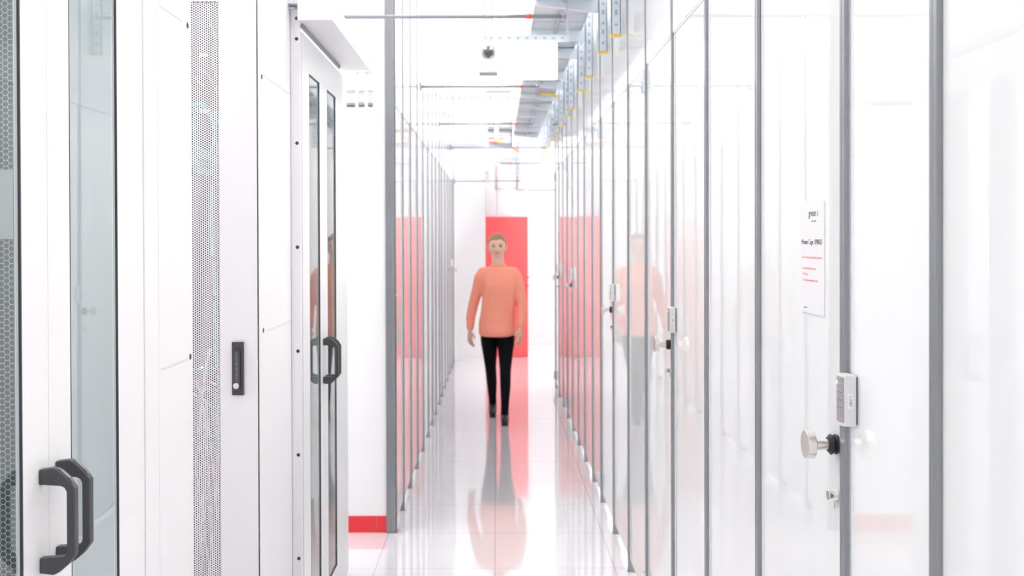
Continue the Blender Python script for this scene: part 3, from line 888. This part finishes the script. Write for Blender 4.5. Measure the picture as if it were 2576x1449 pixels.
cross(9.62, -0.5665, 0.226, TZ + 0.01, 0.035, 'ladder tray crossing between the second and third dark pipes')
cross(11.2, -0.5665, -0.11, TZ + 0.04, 0.03, 'short ladder tray crossing behind the third dark pipe', m='tray_grey')
cross(12.65, -0.5665, 0.20, 2.83, 0.055, 'deep pale tray crossing above the orange cables')
cross(13.7, -0.10, 0.30, 2.74, 0.05, 'small grey tray deep in the corridor above the red door')
t = thing('patch_frame', (0.05, 12.9, 2.85), 'dark grey hanging cable frame filled with stacked cables over the corridor end', 'cable frame')
MB().box(-0.10, 0.21, 12.35, 12.60, 3.02, 3.05).build('shelf', 'tray_dark', t)
for z in (2.95, 2.985, 3.06, 3.09, 3.12): MB().box(-0.10, 0.19, 12.42, 12.5, z, z + 0.012).build('shelf', 'tray_grey', t)
MB().box(0.185, 0.205, 12.4, 12.55, 2.80, 3.15).build('side_plate', 'tray_dark', t)
MB().box(-0.125, -0.105, 12.4, 12.55, 2.50, CEIL).build('side_plate', 'strut_blue', t)
for i, (x0, x1, z0, z1, m) in enumerate(((-0.09, 0.02, 2.905, 2.925, 'red_plastic'), (-0.03, 0.10, 2.915, 2.905, 'cable_orange'), (-0.08, 0.03, 2.865, 2.86, 'red_plastic'), (0.0, 0.09, 2.862, 2.868, 'yellow'), (0.20, 0.29, 2.79, 2.745, 'cable_orange'))):
    b = MB(); b.tube([(x0, 12.34, z0), ((x0 + x1) / 2, 12.33, (z0 + z1) / 2 - 0.006), (x1, 12.34, z1)], 0.011)
    tag(b.build('orange_cable', m), ['red cable lying in the hanging frame deep in the corridor', 'orange cable lying next to the red one in the hanging frame', 'lower red cable under the hanging frame', 'lower yellow cable under the hanging frame', 'short orange cable hanging at the side of the frame'][i], 'cable', 'bright cables over the corridor end')
b = MB(); b.box(-0.10, 0.16, 9.95, 10.02, 3.115, 3.135, 'black')
b.build; tag(b.build('dark_duct'), 'narrow black strip hanging behind the ladder tray', 'strip')

strut('hanging_strut', 0.008, 10.85, 2.745, 0.060, 'pale slotted strut hanging free in mid corridor with yellow cap', 'free hanging slotted struts')
strut('hanging_strut', -0.118, 13.3, 2.43, 0.045, 'pale strut hanging at the corner of the far low block', 'free hanging slotted struts')
strut('hanging_strut', 0.30, 13.62, 2.52, 0.04, 'short pale strut hanging under the deep end of the tray', 'free hanging slotted struts')
strut('hanging_strut', -0.048, 6.6, 3.0, 0.05, 'pale slotted strut holding the dome camera', 'free hanging slotted struts')
# conduit rectangle on the far wall
b = MB(); b.tube([(0.30, 14.0, 2.9), (0.30, 14.0, 2.38), (0.0, 14.0, 2.36), (0.0, 14.0, 2.70)], 0.008)
tag(b.build('wall_conduit', 'cable_grey'), 'thin grey conduit bent around on the wall above the red door', 'conduit')
b = MB(); b.tube([(0.29, 14.0, 2.355), (0.42, 14.0, 2.355)], 0.006); b.tube([(0.46, ENDY - 0.01, 2.43), (0.98, ENDY - 0.01, 2.43)], 0.008)
tag(b.build('wall_pipe', 'cable_grey'), 'thin level pipe on the far wall beside the small lit sign', 'pipe')

# dome camera
t = thing('dome_camera', (-0.048, 6.56, 2.80), 'ceiling camera with dark mirrored dome above a small white box', 'camera')
MB().lathe([(0.0, 0.05), (0.012, 0.05), (0.012, 0)], (-0.048, 6.58, 2.885), (0, 1, 0)).build('mount_ring', 'white_paint', t)
bmx = bmesh.new(); bmesh.ops.create_uvsphere(bmx, u_segments=32, v_segments=20, radius=0.037)
me = bpy.data.meshes.new('dome'); bmx.to_mesh(me); bmx.free()
mat('dome_dark', (0.05, 0.05, 0.06), 0.05, coat=1.0)
me.materials.append(M['dome_dark'])
for p_ in me.polygons: p_.use_smooth = True
o = bpy.data.objects.new('dome', me); COL.objects.link(o); o.parent = t; o.location = (0, 0, 0.085)
MB().box(-0.105, 0.010, 6.54, 6.66, 2.752, 2.835).build('housing', 'rack_white', t, bevel=0.004)
MB().box(-0.108, 0.012, 6.535, 6.66, 2.746, 2.752).build('base_plate', 'cable_grey', t)
MB().box(-0.06, -0.036, 6.606, 6.626, 2.835, 2.986).build('mount_arm', 'strut_blue', t)


def lit_sign(x, Y, z, ww, hh, label, zt=CEIL):
    t = thing('lit_sign', (x, Y, z - hh / 2), label, 'lit sign', 'glowing white box signs')
    MB().box(x - ww / 2, x + ww / 2, Y - 0.003, Y, z - hh / 2, z + hh / 2).build('lit_face', 'sign_lit', t, bevel=0.001)
    MB().box(x - ww / 2, x + ww / 2, Y, Y + 0.05, z - hh / 2, z + hh / 2).build('housing', 'sign_lit', t, bevel=0.004)
    MB().box(x - ww * 0.30, x - ww * 0.22, Y - 0.004, Y - 0.003, z - hh * 0.2, z + hh * 0.25).build('pictogram', 'sign_tint', t)
    MB().box(x + ww * 0.30, x + ww * 0.44, Y - 0.004, Y - 0.003, z - hh * 0.2, z + hh * 0.25).build('pictogram', 'sign_tint', t)
    b = MB()
    for s in (-0.35, 0.35): b.tube([(x + ww * s, Y + 0.02, z + hh / 2), (x + ww * s, Y + 0.02, zt)], 0.002)
    b.build('suspension_wire', 'zinc_light', t)


lit_sign(0.190, 5.60, 2.655, 0.316, 0.198, 'glowing white box sign hanging beside the dome camera', 2.768)
lit_sign(0.742, 15.45, 2.636, 0.325, 0.225, 'small glowing white box sign on the far wall beside the red door')
t = thing('sign_bracket', (0.16, 5.61, 2.768), 'pale slotted cross bracket above the large glowing sign', 'bracket')
b = MB(); b.box(-0.05, 0.42, 5.605, 5.635, 2.768, 2.802, 'strut_blue')
for k in range(9): b.box(-0.03 + k * 0.05, -0.016 + k * 0.05, 5.604, 5.605, 2.779, 2.791, 'slot_dark')
b.build('rail', None, t)
b = MB(); b.box(-0.04, -0.03, 5.615, 5.625, 2.802, CEIL); b.box(0.40, 0.41, 5.615, 5.625, 2.802, TZ - 0.001); b.build('drop_rod', 'zinc_light', t)

# ceiling lights
def ceiling_light(x, y, label, wx=0.5, wy=1.25):
    t = thing('ceiling_light', (x, y, CEIL), label, 'ceiling light', 'ceiling light panels')
    b = MB()
    for (a, c, d_, e) in ((-wx / 2 - .03, -wx / 2, -wy / 2, wy / 2), (wx / 2, wx / 2 + .03, -wy / 2, wy / 2), (-wx / 2 - .03, wx / 2 + .03, -wy / 2 - .03, -wy / 2), (-wx / 2 - .03, wx / 2 + .03, wy / 2, wy / 2 + .03)):
        b.box(x + a, x + c, y + d_, y + e, CEIL - 0.06, CEIL)
    b.build('frame', 'white_paint', t)
    MB().box(x - wx / 2, x + wx / 2, y - wy / 2, y + wy / 2, CEIL - 0.05, CEIL - 0.04).build('diffuser', 'diffuser_deep' if 5 < y < 12.5 else 'diffuser', t)


for k in range(12):
    y = -3.0 + 1.62 * k
    ceiling_light(-1.45, y, 'long white ceiling light in the row above the server racks', 0.42, 1.45)
    ceiling_light(1.5, y, 'long white ceiling light in the row above the cage with keypads', 0.42, 1.45)

# ================================================================ PERSON
def skin_mesh(name, verts, edges, rad, m, parent, sub=2):
    me = bpy.data.meshes.new(name)
    me.from_pydata([Vector(v) for v in verts], edges, [])
    o = bpy.data.objects.new(name, me); COL.objects.link(o)
    me.materials.append(M[m])
    sm = o.modifiers.new('skin', 'SKIN'); sm.use_smooth_shade = True; sm.branch_smoothing = 0.6
    if not me.skin_vertices: me.attributes
    sv = me.skin_vertices[0].data
    for i, r in enumerate(rad):
        sv[i].radius = (r, r) if not isinstance(r, tuple) else r
        sv[i].use_root = (i == 0)
    s = o.modifiers.new('sub', 'SUBSURF'); s.levels = sub; s.render_levels = sub
    put(o, parent)
    return o


PX, PY = 0.015, 9.15
K = 0.00366
def px(x, z, dy=0.0):  # pixel column at the person's depth -> world
    return Vector(((x - 1248) * K, PY + dy, z))


person = thing('person', (PX, PY, 0), 'person in a coral long-sleeved top and black trousers walking towards the viewer', 'person')


def loft(b, P, seg=20):
    """P: (point, rx, ry) rings, closed at both ends"""
    rings = []
    for k, (p, rx, ry) in enumerate(P):
        t = Vector(P[min(k + 1, len(P) - 1)][0]) - Vector(P[max(k - 1, 0)][0]); t.normalize()
        a = Vector((1, 0, 0)); a = (a - t * a.dot(t)).normalized(); c = t.cross(a)
        rings.append([b.bm.verts.new(Vector(p) + a * math.cos(2 * PI * i / seg) * rx + c * math.sin(2 * PI * i / seg) * ry) for i in range(seg)])
    for k in range(len(rings) - 1):
        for i in range(seg): b.bm.faces.new((rings[k][i], rings[k][(i + 1) % seg], rings[k + 1][(i + 1) % seg], rings[k + 1][i]))
    for rg, (p, rx, ry), q in ((rings[0], P[0], P[1][0]), (rings[-1], P[-1], P[-2][0])):
        d = (Vector(p) - Vector(q)).normalized() * min(rx, ry) * (0.5 if rx < 0.12 else 0.1)
        tip = b.bm.verts.new(Vector(p) + d)
        for i in range(seg): b.bm.faces.new((rg[i], rg[(i + 1) % seg], tip))


def fuse(b, name, m, voxel, smooth_n):
    o = b.build(name, m, person, smooth=True)
    rm = o.modifiers.new('fuse', 'REMESH'); rm.mode = 'VOXEL'; rm.voxel_size = voxel; rm.use_smooth_shade = True
    sm = o.modifiers.new('soften', 'SMOOTH'); sm.factor = 0.5; sm.iterations = smooth_n
    return o


ARM = {-1: [px(1210, 1.345), px(1202, 1.21, 0.03), px(1190, 1.05, 0.05), px(1183, 0.93, 0.04), px(1182, 0.815, 0.02)],
       1: [px(1296, 1.345), px(1305, 1.21, 0.0), px(1311, 1.06, -0.02), px(1311, 0.95, -0.07), px(1308, 0.84, -0.12)]}
LEG = {-1: [px(1230, 0.78, 0.01), px(1231, 0.62, 0.03), px(1233, 0.47, 0.06), px(1236, 0.32, 0.13), px(1238, 0.10, 0.22)],
       1: [px(1272, 0.78, -0.01), px(1271, 0.62, -0.06), px(1270, 0.47, -0.15), px(1270, 0.32, -0.17), px(1268, 0.085, -0.20)]}
b = MB()
loft(b, [(px(1250, 0.78), 0.14, 0.09), (px(1250, 0.88), 0.145, 0.10), (px(1252, 1.02), 0.115, 0.085), (px(1254, 1.20), 0.13, 0.10), (px(1254, 1.33), 0.125, 0.085), (px(1254, 1.38), 0.08, 0.06)])
loft(b, [(px(1254, 1.34, 0.01), 0.060, 0.058), (px(1253, 1.42, 0.0), 0.056, 0.056), (px(1251, 1.50, -0.005), 0.054, 0.056), (px(1251, 1.56, -0.01), 0.050, 0.055)])
for s in (-1, 1):
    A = ARM[s]
    loft(b, [(A[0] + Vector((-s * 0.06, 0, -0.02)), 0.040, 0.040), (A[0], 0.038, 0.038), (A[1], 0.040, 0.040), (A[2], 0.037, 0.038), (A[3], 0.034, 0.036), (A[4], 0.025, 0.020)])
    G = LEG[s]
    loft(b, [(G[0] + Vector((0, 0, 0.06)), 0.07, 0.085), (G[0], 0.075, 0.085), (G[1], 0.062, 0.070), (G[2], 0.045, 0.050), (G[3], 0.042, 0.048), (G[4], 0.028, 0.032)])
    f = (G[4] * 1.0); f.z = 0.045
    loft(b, [(G[4], 0.028, 0.034), (f + Vector((0, 0.0, 0.0)), 0.028, 0.03), (f + Vector((0, -0.10, -0.008)), 0.030, 0.016), (f + Vector((0, -0.15, -0.015)), 0.024, 0.010)])
    # hand: palm, four unequal fingers, thumb off the side of the palm
    wv = A[4]; d = (A[4] - A[3]).normalized(); d = (d + Vector((0, 0, -0.6))).normalized(); fw = Vector((0, -1, 0)); fw = (fw - d * fw.dot(d)).normalized()
    pr = Vector((-s, 0, 0)) * 0.55 + fw * 0.83; pr = (pr - d * pr.dot(d)).normalized()     # along the knuckles, thumb end
    inn = d.cross(pr) * 1.0
    if inn.x * -s < 0: inn = -inn
    pal = []
    for q, rx in ((0.0, 0.024), (0.03, 0.033), (0.06, 0.039), (0.088, 0.037)):
        pal.append((wv + d * q, rx, 0.0))
    rings = []
    for (c, rx, _) in pal:
        rings.append([b.bm.verts.new(c + pr * math.cos(2 * PI * i / 12) * rx + inn * math.sin(2 * PI * i / 12) * 0.0145) for i in range(12)])
    for k in range(3):
        for i in range(12): b.bm.faces.new((rings[k][i], rings[k][(i + 1) % 12], rings[k + 1][(i + 1) % 12], rings[k + 1][i]))
    b.bm.faces.new(rings[0]); b.bm.faces.new(rings[-1])
    for q, ln in ((0.029, 0.070), (0.010, 0.079), (-0.010, 0.073), (-0.029, 0.057)):
        k0 = wv + d * 0.080 + pr * q
        d1 = (d + inn * 0.22).normalized(); d2 = (d + inn * 0.75).normalized(); d3 = (d + inn * 1.3).normalized()
        k1 = k0 + d1 * ln * 0.50; k2 = k1 + d2 * ln * 0.32; k3 = k2 + d3 * ln * 0.25
        b.tube([k0, k1, k2, k3], [0.0092, 0.0086, 0.0078, 0.0062], None, 10)
    q0 = wv + d * 0.028 + pr * 0.024; q1 = q0 + (d * 0.6 + pr * 0.75 + inn * 0.25).normalized() * 0.036; q2 = q1 + (d + pr * 0.25 + inn * 0.35).normalized() * 0.032
    b.tube([q0, q1, q2], [0.013, 0.0105, 0.008], None, 10)
fuse(b, 'body', 'skin', 0.0035, 3)

# head: deformed sphere
bm = bmesh.new(); bmesh.ops.create_icosphere(bm, subdivisions=5, radius=1.0)
HC = px(1250.5, 1.585, -0.015)
mi = []
for v in bm.verts:
    p = v.co.copy(); x, y, z = p
    X = x * 0.078; Yy = y * 0.098; Zz = z * 0.121
    if z > 0: X *= 1 + 0.16 * z
    if z < 0: X *= 1 - 0.30 * (-z) ** 1.4; Yy *= 1 - 0.12 * (-z)
    if y > 0.2 and z < -0.2: Yy *= 1 - 0.35 * min(1, (-z - 0.2))
    if y < 0:   # face side (towards the viewer)
        f = -y
        g = lambda cx, cz, sx, sz: math.exp(-((x - cx) / sx) ** 2 - ((z - cz) / sz) ** 2)
        Yy -= 0.020 * g(0, -0.16, 0.15, 0.20) * f            # nose
        Yy -= 0.010 * g(0, -0.28, 0.20, 0.09) * f            # nose tip
        Yy += 0.013 * (g(0.40, 0.04, 0.24, 0.13) + g(-0.40, 0.04, 0.24, 0.13)) * f   # sockets
        Yy -= 0.006 * g(0, 0.22, 0.7, 0.10) * f              # brow
        Yy -= 0.008 * g(0, -0.52, 0.26, 0.07) * f            # lips
        Yy -= 0.010 * g(0, -0.82, 0.30, 0.14) * f            # chin
        Yy -= 0.005 * (g(0.5, -0.25, 0.25, 0.25) + g(-0.5, -0.25, 0.25, 0.25)) * f
    v.co = HC + Vector((X, Yy, Zz))
for f in bm.faces: f.smooth = True
me = bpy.data.meshes.new('head'); bm.to_mesh(me); bm.free(); me.materials.append(M['skin'])
head = bpy.data.objects.new('head', me); COL.objects.link(head); put(head, person)
for s in (-1, 1):
    b = MB(); c = HC + Vector((s * 0.031, -0.080, 0.004))
    b.lathe([(-0.010, 0), (-0.007, 0.008), (0, 0.0115), (0.007, 0.008), (0.0105, 0)], c, (0, -1, 0), 'eye_white', 16)
    b.lathe([(0.006, 0.0075), (0.0112, 0.0062), (0.0118, 0)], c, (0, -1, 0), 'iris', 12)
    b.build('eye', None, head)
    b = MB(); b.tube([HC + Vector((s * 0.014, -0.092, 0.021)), HC + Vector((s * 0.030, -0.091, 0.027)), HC + Vector((s * 0.047, -0.078, 0.020))], [0.003, 0.0035, 0.002]); b.build('eyebrow', 'hair', head)
    b = MB(); b.tube([HC + Vector((s * 0.073, 0.004, 0.022)), HC + Vector((s * 0.083, 0.010, 0.018)), HC + Vector((s * 0.084, 0.010, -0.005)), HC + Vector((s * 0.076, 0.002, -0.028)), HC + Vector((s * 0.070, -0.002, -0.030))], [0.006, 0.008, 0.009, 0.007, 0.004]); b.build('ear', 'skin', head, smooth=True)
b = MB(); b.tube([HC + Vector((-0.022, -0.082, -0.060)), HC + Vector((-0.008, -0.0915, -0.0565)), HC + Vector((0.008, -0.0915, -0.0565)), HC + Vector((0.022, -0.082, -0.060))], [0.002, 0.005, 0.005, 0.002]); b.build('mouth', 'lips', head)
# hair, drawn back
bm = bmesh.new(); bmesh.ops.create_icosphere(bm, subdivisions=4, radius=1.0)
kill = []
for v in bm.verts:
    x, y, z = v.co
    hl = 0.50 - 0.30 * abs(x) ** 3
    lim = hl if y < -0.35 else (hl - (y + 0.35) * 1.9)
    if z < lim - 0.04 * 0: 
        if z < max(lim, -0.30) or (z < 0.0): kill.append(v)
    v.co = HC + Vector((x * 0.0835 * (1 + 0.16 * max(z, 0)) * (1 - 0.34 * max(-z, 0) ** 1.2), y * 0.105 + 0.004, z * 0.126))
bmesh.ops.delete(bm, geom=kill, context='VERTS')
for f in bm.faces: f.smooth = True
me = bpy.data.meshes.new('hair'); bm.to_mesh(me); bm.free(); me.materials.append(M['hair'])
o = bpy.data.objects.new('hair', me); COL.objects.link(o); put(o, head)
so = o.modifiers.new('thick', 'SOLIDIFY'); so.thickness = 0.006; so.offset = -1

# coral top
b = MB()
loft(b, [(px(1250, 0.765, -0.01), 0.162, 0.146), (px(1250, 0.80, -0.01), 0.172, 0.146), (px(1250, 0.88), 0.170, 0.132), (px(1252, 1.00), 0.155, 0.116), (px(1254, 1.12), 0.152, 0.118), (px(1255, 1.22), 0.160, 0.125), (px(1255, 1.30), 0.165, 0.110), (px(1255, 1.35), 0.138, 0.092), (px(1255, 1.378), 0.108, 0.082), (px(1254, 1.395), 0.085, 0.074), (px(1254, 1.408), 0.070, 0.068)], 28)
for s in (-1, 1):
    A = ARM[s]
    loft(b, [(A[0] + Vector((-s * 0.09, 0, 0.015)), 0.046, 0.050), (A[0] + Vector((-s * 0.02, 0, 0.0)), 0.060, 0.062), (A[0] + Vector((s * 0.004, 0, -0.04)), 0.060, 0.062), (A[1], 0.054, 0.056), (A[2], 0.048, 0.050), (A[3], 0.044, 0.046), (A[3].lerp(A[4], 0.9), 0.035, 0.034)])
fuse(b, 'long_sleeved_top', 'coral_knit', 0.007, 18)
b = MB(); pts = [Vector((px(1254, 1.41).x + 0.064 * math.cos(a), PY - 0.004 + 0.062 * math.sin(a), 1.418 - 0.006 * -math.sin(a))) for a in [2 * PI * k / 24 for k in range(25)]]
b.tube(pts, 0.009, None, 8, caps=False); b.build('collar', 'coral_knit', person, smooth=True)
# trousers
b = MB()
loft(b, [(px(1250, 0.80), 0.138, 0.100), (px(1250, 0.86), 0.135, 0.100), (px(1250, 0.93), 0.13, 0.10)], 28)
for s in (-1, 1):
    G = LEG[s]
    loft(b, [(G[0] + Vector((-s * 0.02, 0, 0.08)), 0.075, 0.090), (G[0] + Vector((-s * 0.003, 0, 0)), 0.087, 0.098), (G[0].lerp(G[1], 0.5), 0.080, 0.090), (G[1], 0.068, 0.078), (G[2], 0.052, 0.057), (G[3], 0.048, 0.054), (G[3].lerp(G[4], 0.6), 0.038, 0.042), (G[4] + Vector((0, 0, -0.02)), 0.034, 0.038)])
fuse(b, 'trousers', 'trouser_black', 0.006, 6)
for side in (-1, 1):
    a_ = LEG[side][4]
    heel_up = 0.03 if side < 0 else 0.0
    f = Vector((side * 0.006, -1, 0))
    b = MB(); base = Vector((a_.x, a_.y, 0))
    b.tube([base + f * -0.055 + Vector((0, 0, 0.045 + heel_up)), base + f * -0.03 + Vector((0, 0, 0.042 + heel_up)), base + f * 0.03 + Vector((0, 0, 0.045 + heel_up)), base + f * 0.09 + Vector((0, 0, 0.037)), base + f * 0.14 + Vector((0, 0, 0.032)), base + f * 0.175 + Vector((0, 0, 0.022))],
           [0.022, 0.036, 0.040, 0.036, 0.031, 0.014], None, 16)
    b.tube([base + Vector((0, 0.01, 0.04 + heel_up)), base + Vector((0, 0.005, 0.12 + heel_up))], [0.036, 0.037], None, 16)
    b.box(a_.x - 0.03, a_.x + 0.03, a_.y - 0.165, a_.y + 0.07, 0.0, 0.012)
    b.build('shoe', 'shoe_dark', person, smooth=False)
